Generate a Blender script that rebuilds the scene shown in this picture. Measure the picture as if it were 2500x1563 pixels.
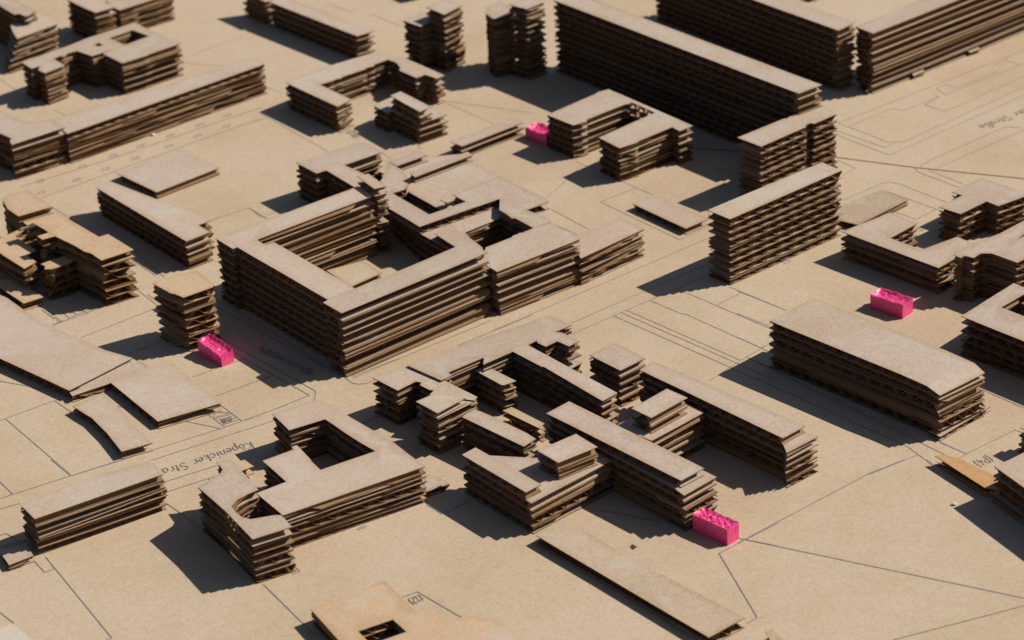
import bpy, bmesh, math, random
from mathutils import Matrix, Vector
from mathutils.geometry import delaunay_2d_cdt

# ------------------------------------------------------------------ camera, sky, sun, exposure
# 1 unit = 10 cm of the real table-top model; X and Y run along the model's street grid
scene = bpy.context.scene
C = scene.collection
for o in list(bpy.data.objects):
    bpy.data.objects.remove(o)

CAM_POS = (-7.3502, -9.3122, 6.15)
CAM_RIGHT, CAM_DOWN, CAM_FWD = [(0.766515, -0.640033, -0.053028), (-0.331518, -0.323608, -0.886213), (0.550046, 0.696876, -0.460232)]
cam_data = bpy.data.cameras.new('camera')
cam = bpy.data.objects.new('camera', cam_data)
C.objects.link(cam)
cam_data.sensor_width = 36.0
cam_data.lens = 6749.1 / 2500.0 * 36.0
cam_data.clip_start = 0.1
cam_data.clip_end = 400.0
cam_data.dof.use_dof = True
cam_data.dof.focus_distance = 12.4
cam_data.dof.aperture_fstop = 1.9
r, d, f = Vector(CAM_RIGHT), Vector(CAM_DOWN), Vector(CAM_FWD)
m = Matrix((r, -d, -f)).transposed().to_4x4()
m.translation = Vector(CAM_POS)
cam.matrix_world = m
scene.camera = cam

SUN_ELEV = math.radians(43.5)
SUN_AZ = math.radians(-26.0)           # direction towards the sun, measured from +X
world = bpy.data.worlds.new('World')
scene.world = world
world.use_nodes = True
wn = world.node_tree.nodes
wl = world.node_tree.links
sky = wn.new('ShaderNodeTexSky')
sky.sky_type = 'NISHITA'
sky.sun_disc = False
sky.sun_elevation = SUN_ELEV
sky.sun_rotation = math.radians(90.0) - SUN_AZ
bg = wn['Background']
bg.inputs['Strength'].default_value = 0.05
wl.new(sky.outputs['Color'], bg.inputs['Color'])

sun_data = bpy.data.lights.new('sun', 'SUN')
sun_data.energy = 5.0
sun_data.angle = math.radians(0.5)
sun_data.color = (1.0, 0.94, 0.85)
sun = bpy.data.objects.new('sun', sun_data)
C.objects.link(sun)
to_sun = Vector((math.cos(SUN_ELEV) * math.cos(SUN_AZ), math.cos(SUN_ELEV) * math.sin(SUN_AZ), math.sin(SUN_ELEV)))
sun.rotation_euler = to_sun.to_track_quat('Z', 'Y').to_euler()
sun.location = to_sun * 20

vs = scene.view_settings
vs.view_transform = 'Standard'
vs.look = 'None'
vs.gamma = 1.0
vs.exposure = -0.22
vs.use_curve_mapping = False

# ------------------------------------------------------------------ materials (all procedural)
def new_mat(name):
    mt = bpy.data.materials.new(name)
    mt.use_nodes = True
    nt = mt.node_tree
    return mt, nt, nt.nodes['Principled BSDF']

def ramp(nt, fac, stops):
    n = nt.nodes.new('ShaderNodeValToRGB')
    els = n.color_ramp.elements
    while len(els) < len(stops):
        els.new(0.5)
    for e, (p, v) in zip(els, stops):
        e.position = p
        e.color = (v, v, v, 1) if not isinstance(v, tuple) else (*v, 1)
    nt.links.new(fac, n.inputs['Fac'])
    return n.outputs['Color']

def noise(nt, vec, scale, detail=3.0, rough=0.55, dist=0.0):
    n = nt.nodes.new('ShaderNodeTexNoise')
    n.inputs['Scale'].default_value = scale
    n.inputs['Detail'].default_value = detail
    n.inputs['Roughness'].default_value = rough
    n.inputs['Distortion'].default_value = dist
    nt.links.new(vec, n.inputs['Vector'])
    return n.outputs['Fac']

def mul(nt, a, b, fac=1.0):
    n = nt.nodes.new('ShaderNodeMix')
    n.data_type = 'RGBA'
    n.blend_type = 'MULTIPLY'
    n.inputs['Factor'].default_value = fac
    nt.links.new(a, n.inputs['A'])
    nt.links.new(b, n.inputs['B'])
    return n.outputs['Result']

def kraft(name, speck=1.0, patch=1.0, rough=0.6, spec=0.35, bump=0.25, scorch_shade=None, rim=False):
    """brown paper: the object's own colour, broken by fibres, specks and handling marks"""
    mt, nt, b = new_mat(name)
    tc = nt.nodes.new('ShaderNodeTexCoord')
    oi = nt.nodes.new('ShaderNodeObjectInfo')
    add = nt.nodes.new('ShaderNodeVectorMath')
    add.operation = 'MULTIPLY_ADD'
    add.inputs[1].default_value = (1, 1, 1)
    sc = nt.nodes.new('ShaderNodeVectorMath')
    sc.operation = 'SCALE'
    sc.inputs[0].default_value = (37.0, 51.0, 23.0)
    nt.links.new(oi.outputs['Random'], sc.inputs['Scale'])
    nt.links.new(tc.outputs['Object'], add.inputs[0])
    nt.links.new(sc.outputs['Vector'], add.inputs[2])
    v = add.outputs['Vector']
    fine = noise(nt, v, 150.0, 2.0, 0.6)
    mid = noise(nt, v, 48.0, 3.0, 0.6, 0.3)
    big = noise(nt, v, 1.5, 4.0, 0.6)
    col = oi.outputs['Color']
    col = mul(nt, col, ramp(nt, fine, [(0.30, 1.0 - 0.20 * speck), (0.5, 1.0), (0.72, 1.0 + 0.14 * speck)]))
    col = mul(nt, col, ramp(nt, mid, [(0.32, (1.0 - 0.07 * speck, 1.0 - 0.10 * speck, 1.0 - 0.11 * speck)), (0.5, 1.0), (0.70, (1.0 + 0.04 * speck, 1.0 + 0.05 * speck, 1.0 + 0.06 * speck))]))
    col = mul(nt, col, ramp(nt, big, [(0.34, (1.0 - 0.07 * patch, 1.0 - 0.10 * patch, 1.0 - 0.14 * patch)), (0.52, 1.0), (0.7, (1.0 + 0.04 * patch, 1.0 + 0.07 * patch, 1.0 + 0.11 * patch))]))
    if rim:                                     # grey scuffs and the browned rim left by the cutter
        sc2 = noise(nt, v, 5.0, 5.0, 0.65, 0.8)
        gm = nt.nodes.new('ShaderNodeMix')
        gm.data_type = 'RGBA'
        gm.inputs['B'].default_value = (0.60, 0.555, 0.50, 1)
        nt.links.new(ramp(nt, sc2, [(0.55, 0.0), (0.72, 0.6)]), gm.inputs['Factor'])
        nt.links.new(col, gm.inputs['A'])
        col = gm.outputs['Result']
        at = nt.nodes.new('ShaderNodeAttribute')
        at.attribute_name = 'rim'
        mm = nt.nodes.new('ShaderNodeMath')
        mm.operation = 'MULTIPLY'
        nt.links.new(at.outputs['Fac'], mm.inputs[0])
        nt.links.new(ramp(nt, noise(nt, v, 3.0, 3.0), [(0.35, 0.15), (0.65, 0.8)]), mm.inputs[1])
        bm_ = nt.nodes.new('ShaderNodeMix')
        bm_.data_type = 'RGBA'
        bm_.blend_type = 'MULTIPLY'
        bm_.inputs['B'].default_value = (0.80, 0.68, 0.54, 1)
        nt.links.new(mm.outputs[0], bm_.inputs['Factor'])
        nt.links.new(col, bm_.inputs['A'])
        col = bm_.outputs['Result']
    if scorch_shade:                                   # laser-scorched cut, darkened further to paint in the walls' shade
        rgb = nt.nodes.new('ShaderNodeRGB')
        rgb.outputs[0].default_value = (*scorch_shade, 1)
        col = mul(nt, col, rgb.outputs[0])
    nt.links.new(col, b.inputs['Base Color'])
    rg = ramp(nt, big, [(0.35, rough + 0.1), (0.65, rough - 0.08)])
    nt.links.new(rg, b.inputs['Roughness'])
    b.inputs['Specular IOR Level'].default_value = spec
    bp = nt.nodes.new('ShaderNodeBump')
    bp.inputs['Strength'].default_value = bump
    bp.inputs['Distance'].default_value = 0.004
    nt.links.new(mid, bp.inputs['Height'])
    nt.links.new(bp.outputs['Normal'], b.inputs['Normal'])
    return mt

M_BOARD = kraft('kraft_board', 0.9, 1.0, 0.7, 0.25, 0.15)
M_PAPER = kraft('kraft_liner', 1.0, 1.3, 0.58, 0.4, 0.2, rim=True)
M_EDGE = kraft('kraft_cut_edge', 0.8, 1.0, 0.75, 0.2, 0.2, (0.30, 0.215, 0.145))
M_FLUTE = kraft('kraft_fluting', 0.8, 1.2, 0.65, 0.3, 0.2)

def flat_mat(name, col, rough):
    mt, nt, b = new_mat(name)
    tc = nt.nodes.new('ShaderNodeTexCoord')
    n = noise(nt, tc.outputs['Object'], 60.0, 2.0)
    c = ramp(nt, n, [(0.3, tuple(x * 0.8 for x in col)), (0.7, tuple(x * 1.25 for x in col))])
    nt.links.new(c, b.inputs['Base Color'])
    b.inputs['Roughness'].default_value = rough
    return mt

M_INK = flat_mat('blue_black_ink', (0.28, 0.25, 0.245), 0.7)
M_FAINT = flat_mat('faded_ink', (0.40, 0.33, 0.27), 0.7)
M_PEN = flat_mat('lettering_ink', (0.22, 0.20, 0.205), 0.7)
M_SEAM = flat_mat('seam_shadow_brown', (0.16, 0.085, 0.03), 0.9)

def pink_mat():
    mt, nt, b = new_mat('pink_gloss_paint')
    tc = nt.nodes.new('ShaderNodeTexCoord')
    n1 = noise(nt, tc.outputs['Object'], 40.0, 3.0, 0.6)
    n2 = noise(nt, tc.outputs['Object'], 90.0, 2.0, 0.6)
    c = ramp(nt, n1, [(0.3, (0.78, 0.04, 0.21)), (0.6, (0.92, 0.085, 0.30))])
    nt.links.new(c, b.inputs['Base Color'])
    b.inputs['Roughness'].default_value = 0.33
    b.inputs['Specular IOR Level'].default_value = 0.6
    bp = nt.nodes.new('ShaderNodeBump')
    bp.inputs['Strength'].default_value = 0.5
    bp.inputs['Distance'].default_value = 0.006
    nt.links.new(n2, bp.inputs['Height'])
    nt.links.new(bp.outputs['Normal'], b.inputs['Normal'])
    return mt
M_PINK = pink_mat()

# ------------------------------------------------------------------ measured plan of the model
# p: roof outline (x, y), b: outline at the foot where it differs, z0/z1: heights, n: sheets, d: run of the flutes per sheet
BUILDINGS = [
 dict(name='cardboard_building', label='plain stepped cardboard building cut by the photo corner behind the curved stack', cat='model building', tiers=[
  dict(p=[(0.158,5.071),(0.139,4.841),(0.167,4.831),(0.171,4.762),(0.189,4.757),(0.262,4.794),(0.277,5.059),(0.267,5.313),(0.14,5.211)], z0=0.0, z1=0.26, n=7, d='x'),
 ]),
 dict(name='curved_cardboard_building', label='cardboard stack with rounded flaring side widening toward its foot', cat='model building', tiers=[
  dict(p=[(0.121,4.869),(0.163,4.882),(0.339,4.888),(0.313,4.645),(0.017,4.617),(0.051,4.716),(0.086,4.806)], b=[(-0.031,4.748),(0.054,4.809),(0.329,4.908),(0.298,4.643),(-0.087,4.612),(-0.079,4.657),(-0.056,4.706)], z0=0.0, z1=0.2, n=5, d='x'),
 ]),
 dict(name='cardboard_building', label='long cardboard block with one raised end layer behind the small courtyard block', cat='model building', tiers=[
  dict(p=[(0.565,4.943),(0.563,4.76),(0.565,4.614),(0.703,4.605),(0.704,4.972)], z0=0.0, z1=0.208, n=5, d='x'),
  dict(p=[(0.735,4.714),(0.742,4.623),(1.126,4.616),(1.126,4.816),(0.788,4.866)], z0=0.0, z1=0.172, n=4, d='x'),
 ]),
 dict(name='cardboard_courtyard_building', label='small cardboard courtyard block with a square roof opening and projecting wings', cat='model building', tiers=[
  dict(p=[(-0.159,4.274),(0.172,4.289),(0.323,4.311),(0.654,4.314),(0.648,4.135),(0.657,3.816),(0.471,3.813),(0.433,3.813),(0.415,3.805),(0.242,3.811),(0.245,4.026),(0.326,4.039),(0.182,4.04),(0.163,4.181),(0.104,4.185),(0.061,4.155),(0.047,4.186),(-0.0,4.175),(-0.007,4.034),(-0.153,4.017),(-0.155,4.093),(-0.114,4.137),(-0.172,4.141)], holes=[[(0.408,4.208),(0.574,4.214),(0.589,4.058),(0.409,4.045)],[(0.286,4.185),(0.322,4.19),(0.32,4.142),(0.288,4.143)]], z0=0.0, z1=0.2, n=5, d='x'),
 ]),
 dict(name='long_cardboard_building', label='very long low cardboard slab beside the dashed parking bays, in two butted pieces', cat='model building', tiers=[
  dict(p=[(-0.642,3.776),(-0.63,3.639),(-0.621,3.472),(-0.584,3.408),(-0.499,3.383),(-0.506,3.224),(-0.839,3.234),(-0.82,3.291),(-0.796,3.313),(-0.808,3.491)], z0=0.0, z1=0.208, n=5, d='xyxxx'),
  dict(p=[(-0.462,3.437),(0.842,3.361),(0.835,3.221),(-0.513,3.201)], z0=0.0, z1=0.18, n=5, d='xxxxy'),
 ]),
 dict(name='long_cardboard_building', label='low cardboard bar whose dark long side faces a wide shadow, behind the U-shaped block', cat='model building', tiers=[
  dict(p=[(1.472,4.083),(1.499,3.213),(1.62,3.202),(1.587,4.068)], z0=0.0, z1=0.16, n=4, d='x'),
  dict(p=[(1.464,4.365),(1.456,4.086),(1.517,4.094),(1.533,4.335)], z0=0.0, z1=0.16, n=4, d='x'),
 ]),
 dict(name='cardboard_building', label='U-shaped cardboard block with stepped inner edges around an open yard', cat='model building', tiers=[
  dict(p=[(0.786,2.952),(1.038,2.972),(1.428,2.933),(1.452,2.798),(1.482,2.725),(1.474,2.352),(1.413,2.347),(1.404,2.445),(1.341,2.441),(1.344,2.604),(1.374,2.635),(1.406,2.714),(1.402,2.785),(1.299,2.782),(1.282,2.766),(1.237,2.778),(1.224,2.766),(1.061,2.771),(1.048,2.76),(1.005,2.772),(0.992,2.761),(0.903,2.775),(0.896,2.465),(0.78,2.441)], z0=0.0, z1=0.16, n=4, d='x'),
 ]),
 dict(name='cardboard_building', label='small cardboard block carrying a narrow two-layer bar on its roof', cat='model building', tiers=[
  dict(p=[(0.979,2.377),(1.011,2.392),(1.115,2.401),(1.194,2.371),(1.191,1.973),(0.996,1.981),(1.004,2.237),(0.971,2.238)], z0=0.0, z1=0.12, n=3, d='x'),
  dict(p=[(1.026,2.275),(1.104,2.279),(1.085,1.978),(0.998,1.97)], z0=0.12, z1=0.2, n=2, d='x'),
 ]),
 dict(name='cardboard_low_bar', label='low cardboard bar with peeling lower sheet, ending at a pink block', cat='model building', tiers=[
  dict(p=[(1.034,1.761),(1.485,1.765),(1.478,1.664),(1.04,1.664)], z0=0.0, z1=0.072, n=2, d='x', peel=1),
 ]),
 dict(name='cardboard_tower', label='cardboard tower with a notched roof, shorter of two leaning side by side', cat='model building', tiers=[
  dict(p=[(1.653,2.953),(1.817,2.98),(1.827,2.729),(1.753,2.72),(1.751,2.812),(1.665,2.805)], z0=0.0, z1=0.28, n=7, d='x'),
 ]),
 dict(name='cardboard_tower', label='plain square cardboard tower rising behind its notched neighbour', cat='model building', tiers=[
  dict(p=[(1.76,2.866),(1.914,2.868),(1.921,2.723),(1.756,2.687)], z0=0.0, z1=0.36, n=9, d='xyxyxyxyx'),
 ]),
 dict(name='cardboard_tower', label='tallest narrow cardboard tower stepped down to a lower half, beside the high dark slab', cat='model building', tiers=[
  dict(p=[(1.982,2.371),(2.143,2.392),(2.146,2.241),(2.008,2.237)], z0=0.0, z1=0.44, n=11, d='x'),
  dict(p=[(1.921,2.511),(1.988,2.584),(2.108,2.595),(2.081,2.482),(2.045,2.395),(1.932,2.394),(1.896,2.41)], z0=0.0, z1=0.368, n=9, d='x'),
 ]),
 dict(name='cardboard_slab_building', label='high long cardboard slab with its dark side over the ring-shaped block', cat='model building', tiers=[
  dict(p=[(2.201,2.228),(2.19,0.23),(2.357,0.225),(2.358,0.554),(2.369,2.135),(2.364,2.239)], z0=0.0, z1=0.44, n=11, d='x'),
 ]),
 dict(name='cardboard_slab_building', label='high long cardboard slab farther back, butting a corner block', cat='model building', tiers=[
  dict(p=[(3.139,2.397),(3.093,0.82),(3.241,0.833),(3.307,2.422)], z0=0.0, z1=0.368, n=9, d='x'),
 ]),
 dict(name='cardboard_slab_building', label='long high cardboard slab with brightly lit striped side and a tabbed bottom sheet', cat='model building', tiers=[
  dict(p=[(3.208,0.801),(3.199,0.655),(4.675,0.65),(4.701,0.828)], z0=0.0, z1=0.364, n=9, d='x'),
  dict(p=[(3.164,0.669),(3.192,0.672),(3.544,0.691),(3.508,0.63),(3.601,0.634),(3.623,0.663),(3.993,0.687),(3.988,0.633),(4.068,0.627),(4.087,0.661),(4.759,0.716),(5.0,0.921),(3.315,0.813)], z0=0.0, z1=0.022, n=1, d='x'),
 ]),
 dict(name='cardboard_building', label='cardboard block at the far edge casting a small shadow between the towers', cat='model building', tiers=[
  dict(p=[(2.339,3.944),(2.52,3.933),(2.517,3.747),(2.33,3.751)], z0=0.0, z1=0.08, n=2, d='x'),
 ]),
 dict(name='cardboard_low_bar', label='single-sheet cardboard plate behind the far high slabs', cat='model building', tiers=[
  dict(p=[(4.016,2.09),(4.182,2.09),(4.172,1.917),(4.004,1.905)], z0=0.0, z1=0.04, n=1, d='x'),
 ]),
 dict(name='cardboard_building', label='ring-shaped cardboard block open at one corner, touching a pink block', cat='model building', tiers=[
  dict(p=[(1.448,1.42),(1.821,1.446),(1.847,1.455),(1.918,1.441),(1.893,0.734),(1.796,0.733),(1.805,0.804),(1.553,0.796),(1.54,0.787),(1.496,0.795),(1.426,0.802),(1.44,0.985),(1.873,1.014),(1.88,1.211),(1.856,1.208),(1.829,1.217),(1.555,1.212),(1.539,1.193),(1.454,1.209)], z0=0.0, z1=0.2, n=5, d='x'),
 ]),
 dict(name='cardboard_tower', label='stepped cardboard slab tower showing wavy flutes, behind the taller fluted tower', cat='model building', tiers=[
  dict(p=[(1.758,0.251),(2.103,0.252),(2.102,0.242),(2.161,0.253),(2.371,0.249),(2.332,0.093),(2.159,0.089),(2.152,0.113),(2.117,0.109),(2.104,0.091),(1.763,0.08)], z0=0.0, z1=0.32, n=8, d='y', pitch=0.086),
 ]),
 dict(name='cardboard_tower', label='free-standing cardboard slab tower with nine rows of wavy flutes', cat='model building', tiers=[
  dict(p=[(0.992,-0.337),(0.994,-0.49),(1.77,-0.487),(1.775,-0.345)], z0=0.0, z1=0.36, n=9, d='yyyyyyyyy', peel=1, pitch=0.09),
 ]),
 dict(name='cardboard_low_bar', label='flat one-sheet cardboard rectangle beside the fluted slab tower', cat='model building', tiers=[
  dict(p=[(1.239,0.504),(1.395,0.499),(1.389,0.082),(1.228,0.082)], z0=0.0, z1=0.038, n=1, d='x'),
 ]),
 dict(name='cardboard_courtyard_building', label='large cardboard courtyard block with a deep striped yard, the biggest building of the model', cat='model building', tiers=[
  dict(p=[(-0.866,1.211),(-0.874,1.049),(-0.849,1.05),(-0.873,0.269),(-0.711,0.27),(-0.69,0.963),(-0.737,0.966),(-0.733,1.046),(-0.02,1.041),(-0.019,1.029),(-0.005,1.195),(-0.057,1.189),(-0.444,1.198),(-0.591,1.205),(-0.817,1.211)], z0=0.0, z1=0.332, n=8, d='x'),
  dict(p=[(-0.906,0.265),(-0.911,0.113),(-0.028,0.12),(-0.021,0.282),(-0.711,0.27),(-0.873,0.269)], z0=0.0, z1=0.332, n=8, d='x'),
  dict(p=[(0.005,1.045),(0.063,1.029),(0.095,1.233),(0.034,1.243)], z0=0.0, z1=0.332, n=8, d='x'),
  dict(p=[(0.013,1.22),(0.075,1.201),(0.045,1.01),(-0.017,1.027)], z0=0.332, z1=0.372, n=1, d='x'),
  dict(p=[(-0.347,1.04),(-0.148,0.994),(-0.169,0.813),(-0.371,0.803)], z0=0.0, z1=0.032, n=1, d='x', tint='b'),
 ]),
 dict(name='cardboard_building', label='stepped cardboard wing with two dark openings attached behind the large courtyard block', cat='model building', tiers=[
  dict(p=[(0.222,1.35),(0.09,0.809),(0.071,0.485),(0.108,0.302),(0.626,0.446),(0.786,0.66),(0.83,1.306),(0.868,1.42),(0.714,1.53),(0.702,1.702),(0.548,1.667)], holes=[[(0.236,1.228),(0.36,1.289),(0.336,0.949),(0.232,0.883),(0.206,0.886)],[(0.254,0.661),(0.419,0.661),(0.5,0.662),(0.489,0.668),(0.482,0.604),(0.467,0.543),(0.482,0.539),(0.472,0.381),(0.341,0.316),(0.292,0.324),(0.116,0.321),(0.18,0.53)]], z0=0.0, z1=0.16, n=4, d='x'),
  dict(p=[(0.346,1.393),(0.431,1.378),(0.411,1.043),(0.327,1.046)], z0=0.064, z1=0.104, n=1, d='x'),
  dict(p=[(0.249,1.369),(0.333,1.431),(0.463,1.576),(0.465,1.554),(0.448,1.418),(0.406,1.317),(0.364,1.311),(0.364,1.261),(0.31,1.218),(0.236,1.228),(0.206,0.886),(0.432,0.871),(0.44,0.99),(0.752,0.99),(0.742,0.606),(0.727,0.559),(0.583,0.566),(0.6,0.445),(0.579,0.372),(0.472,0.381),(0.482,0.539),(0.467,0.543),(0.482,0.604),(0.489,0.668),(0.576,0.77),(0.084,0.808),(0.11,1.1),(0.114,1.192)], z0=0.16, z1=0.2, n=1, d='y'),
  dict(p=[(0.356,0.987),(0.357,0.925),(0.404,0.927),(0.417,0.983)], z0=0.16, z1=0.2, n=1, d='x'),
  dict(p=[(0.089,0.699),(0.065,0.495),(0.083,0.279),(0.157,0.401),(0.182,0.532),(0.204,0.596),(0.189,0.627),(0.221,0.719)], z0=0.16, z1=0.2, n=1, d='x'),
  dict(p=[(0.116,0.321),(0.28,0.315),(0.292,0.324),(0.339,0.322),(0.341,0.316),(0.42,0.316),(0.524,0.304),(0.496,0.054),(-0.014,0.074),(-0.009,0.143),(-0.0,0.205)], z0=0.0, z1=0.24, n=6, d='x', peel=1),
  dict(p=[(0.632,0.307),(0.641,0.249),(0.926,0.237),(0.917,0.054),(0.48,0.034),(0.523,0.127)], z0=0.0, z1=0.15, n=4, d='x'),
 ]),
 dict(name='cardboard_low_bar', label='narrow one-sheet cardboard strip lying on the roof of the wing behind the courtyard block', cat='model building', tiers=[
  dict(p=[(0.463,1.377),(0.847,1.368),(0.837,1.311),(0.45,1.314)], z0=0.16, z1=0.192, n=1, d='x'),
 ]),
 dict(name='cardboard_low_bar', label='short one-sheet cardboard strip beside the longer roof strip', cat='model building', tiers=[
  dict(p=[(0.477,1.569),(0.672,1.576),(0.67,1.487),(0.471,1.494)], z0=0.16, z1=0.192, n=1, d='x'),
 ]),
 dict(name='cardboard_building', label='L-shaped cardboard block standing behind the large courtyard block', cat='model building', tiers=[
  dict(p=[(0.115,1.915),(0.52,1.879),(0.533,1.854),(0.517,1.684),(0.274,1.693),(0.148,1.711),(0.107,1.715)], z0=0.0, z1=0.2, n=5, d='x'),
  dict(p=[(0.171,1.765),(0.275,1.754),(0.273,1.595),(0.279,1.592),(0.27,1.448),(0.171,1.415),(0.141,1.425)], z0=0.0, z1=0.202, n=5, d='x'),
 ]),
 dict(name='cardboard_building', label='long cardboard block with a notched end beside the shaded street', cat='model building', tiers=[
  dict(p=[(-0.762,2.513),(-0.733,2.538),(-0.663,2.515),(-0.563,1.721),(-0.644,1.722),(-0.649,1.609),(-0.796,1.604)], z0=0.0, z1=0.16, n=4, d='x'),
 ]),
 dict(name='cardboard_low_bar', label='broad flat one-sheet cardboard rectangle near the dashed parking bays', cat='model building', tiers=[
  dict(p=[(-0.449,2.828),(-0.023,2.843),(-0.015,2.469),(-0.435,2.449)], z0=0.0, z1=0.04, n=1, d='x'),
 ]),
 dict(name='cardboard_building', label='orange-tinted cardboard cluster with jagged inner yard and open flutes', cat='model building', tiers=[
  dict(p=[(-1.275,2.594),(-1.228,2.61),(-1.124,2.588),(-1.14,2.313),(-1.326,2.339),(-1.319,2.458),(-1.29,2.545)], z0=0.0, z1=0.24, n=6, d='xxyxyx', tint='o'),
  dict(p=[(-1.362,2.228),(-1.179,2.203),(-1.184,1.791),(-1.135,1.786),(-1.143,1.534),(-1.321,1.552),(-1.315,1.659),(-1.326,1.699),(-1.326,1.798),(-1.336,1.964),(-1.404,1.975),(-1.399,2.03),(-1.335,2.024),(-1.333,2.179),(-1.369,2.175)], z0=0.0, z1=0.26, n=6, d='yyyyyx', tint='o', pitch=0.108),
  dict(p=[(-1.447,2.341),(-1.319,2.359),(-1.294,2.337),(-1.383,2.298),(-1.391,2.075),(-1.454,2.059),(-1.46,1.961),(-1.545,1.937),(-1.541,2.181),(-1.54,2.305),(-1.517,2.343)], z0=0.04, z1=0.16, n=3, d='yyx', tint='o', pitch=0.1),
  dict(p=[(-1.628,2.186),(-1.529,2.084),(-1.531,1.806),(-1.639,1.817)], z0=0.0, z1=0.04, n=1, d='x', tint='o'),
  dict(p=[(-1.468,1.907),(-1.299,1.901),(-1.303,1.82),(-1.339,1.813),(-1.363,1.809),(-1.412,1.81),(-1.459,1.815),(-1.485,1.842),(-1.463,1.868)], z0=0.0, z1=0.168, n=4, d='y', tint='o'),
 ]),
 dict(name='cardboard_tower', label='squat square cardboard tower with open flutes, touching a pink block', cat='model building', tiers=[
  dict(p=[(-1.323,1.083),(-1.304,1.091),(-1.093,1.047),(-1.123,0.85),(-1.142,0.837),(-1.303,0.847),(-1.31,0.907),(-1.323,0.939),(-1.32,0.953)], z0=0.0, z1=0.296, n=7, d='yyyyyxy', tint='o', pitch=0.104),
 ]),
 dict(name='cardboard_low_bar', label='widest flat cardboard plate, tapering to a wedge-shaped lower sheet', cat='model building', tiers=[
  dict(p=[(-1.694,2.068),(-1.674,1.916),(-1.692,1.568),(-1.625,1.087),(-1.575,0.922),(-1.962,0.864),(-1.99,1.075),(-2.03,1.38),(-2.037,1.481)], z0=0.0, z1=0.048, n=1, d='x'),
  dict(p=[(-1.958,0.872),(-1.565,0.938),(-1.56,0.811),(-1.775,0.808),(-1.97,0.83)], z0=0.0, z1=0.036, n=1, d='x'),
 ]),
 dict(name='cardboard_low_bar', label='square one-sheet cardboard plate touching the wedge of the wide plate', cat='model building', tiers=[
  dict(p=[(-1.775,0.807),(-1.562,0.807),(-1.457,0.778),(-1.519,0.264),(-1.821,0.331)], z0=0.0, z1=0.04, n=1, d='x'),
 ]),
 dict(name='cardboard_low_bar', label='small one-sheet cardboard plate with a slightly bent outline', cat='model building', tiers=[
  dict(p=[(-2.025,0.739),(-1.856,0.745),(-1.878,0.583),(-1.922,0.369),(-1.948,0.181),(-2.091,0.216),(-2.048,0.403),(-2.021,0.577),(-2.025,0.652)], z0=0.0, z1=0.042, n=1, d='x'),
 ]),
 dict(name='cardboard_building', label='cardboard bar with a pale torn roof edge covering the end of the street name', cat='model building', tiers=[
  dict(p=[(-2.766,-0.068),(-2.617,-0.081),(-2.376,-0.106),(-2.174,-0.154),(-2.167,-0.19),(-2.187,-0.295),(-2.784,-0.221)], z0=0.0, z1=0.18, n=5, d='yxyxx', peel=1),
 ]),
 dict(name='cardboard_low_bar', label='tiny low cardboard plate half in the shadow of a cardboard bar', cat='model building', tiers=[
  dict(p=[(-2.915,-0.114),(-2.799,-0.13),(-2.829,-0.248),(-2.942,-0.238)], z0=0.0, z1=0.032, n=1, d='x'),
 ]),
 dict(name='cardboard_building', label='C-shaped cardboard block joined to a curved tower around a round hole', cat='model building', tiers=[
  dict(p=[(-1.539,-0.188),(-1.574,-0.368),(-1.402,-0.401),(-1.405,-0.467),(-1.412,-0.564),(-1.416,-0.682),(-1.414,-0.785),(-1.679,-0.745),(-1.664,-0.66),(-1.656,-0.64),(-1.627,-0.5),(-1.651,-0.493),(-1.661,-0.52),(-1.814,-0.503),(-1.829,-0.626),(-1.843,-0.72),(-1.989,-0.707),(-2.012,-0.934),(-1.341,-1.04),(-1.328,-0.911),(-1.31,-0.77),(-1.312,-0.627),(-1.311,-0.433),(-1.304,-0.317),(-1.318,-0.229)], z0=0.0, z1=0.172, n=5, d='yxyxx', peel=1),
  dict(p=[(-2.178,-0.553),(-2.041,-0.523),(-2.018,-0.506),(-1.999,-0.429),(-1.943,-0.463),(-1.964,-0.566),(-1.978,-0.631),(-2.006,-0.753),(-2.062,-0.75),(-2.116,-0.759),(-2.166,-0.785),(-2.179,-0.838),(-2.184,-0.888),(-2.167,-0.924),(-2.074,-0.97),(-2.055,-0.989),(-2.078,-1.095),(-2.252,-1.06),(-2.205,-0.802)], z0=0.0, z1=0.216, n=6, d='yxyxxx', peel=1),
  dict(p=[(-1.81,-0.253),(-1.756,-0.265),(-1.759,-0.342),(-1.822,-0.336)], z0=0.02, z1=0.06, n=1, d='x', tint='o'),
  dict(p=[(-1.375,-0.938),(-1.332,-1.009),(-1.214,-1.031),(-1.208,-0.977),(-1.231,-0.898)], z0=0.0, z1=0.03, n=1, d='y'),
 ]),
 dict(name='cardboard_building', label='cardboard block with a hooked roof and a raised corner sheet, beside the street crossing', cat='model building', tiers=[
  dict(p=[(-1.028,-0.257),(-0.822,-0.277),(-0.807,-0.741),(-0.836,-0.757),(-0.943,-0.569),(-0.904,-0.553),(-0.917,-0.536),(-0.92,-0.469),(-0.9,-0.453),(-0.914,-0.429),(-1.022,-0.436)], z0=0.0, z1=0.184, n=5, d='x'),
  dict(p=[(-1.053,-0.611),(-0.936,-0.613),(-0.871,-0.744),(-1.051,-0.765)], z0=0.18, z1=0.212, n=1, d='x'),
  dict(p=[(-1.053,-0.611),(-0.936,-0.613),(-0.821,-0.756),(-1.051,-0.765)], z0=0.0, z1=0.18, n=5, d='xyxyx'),
 ]),
 dict(name='cardboard_building', label='cardboard block with a square notch and a long tail bar, behind the hooked-roof block', cat='model building', tiers=[
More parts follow.
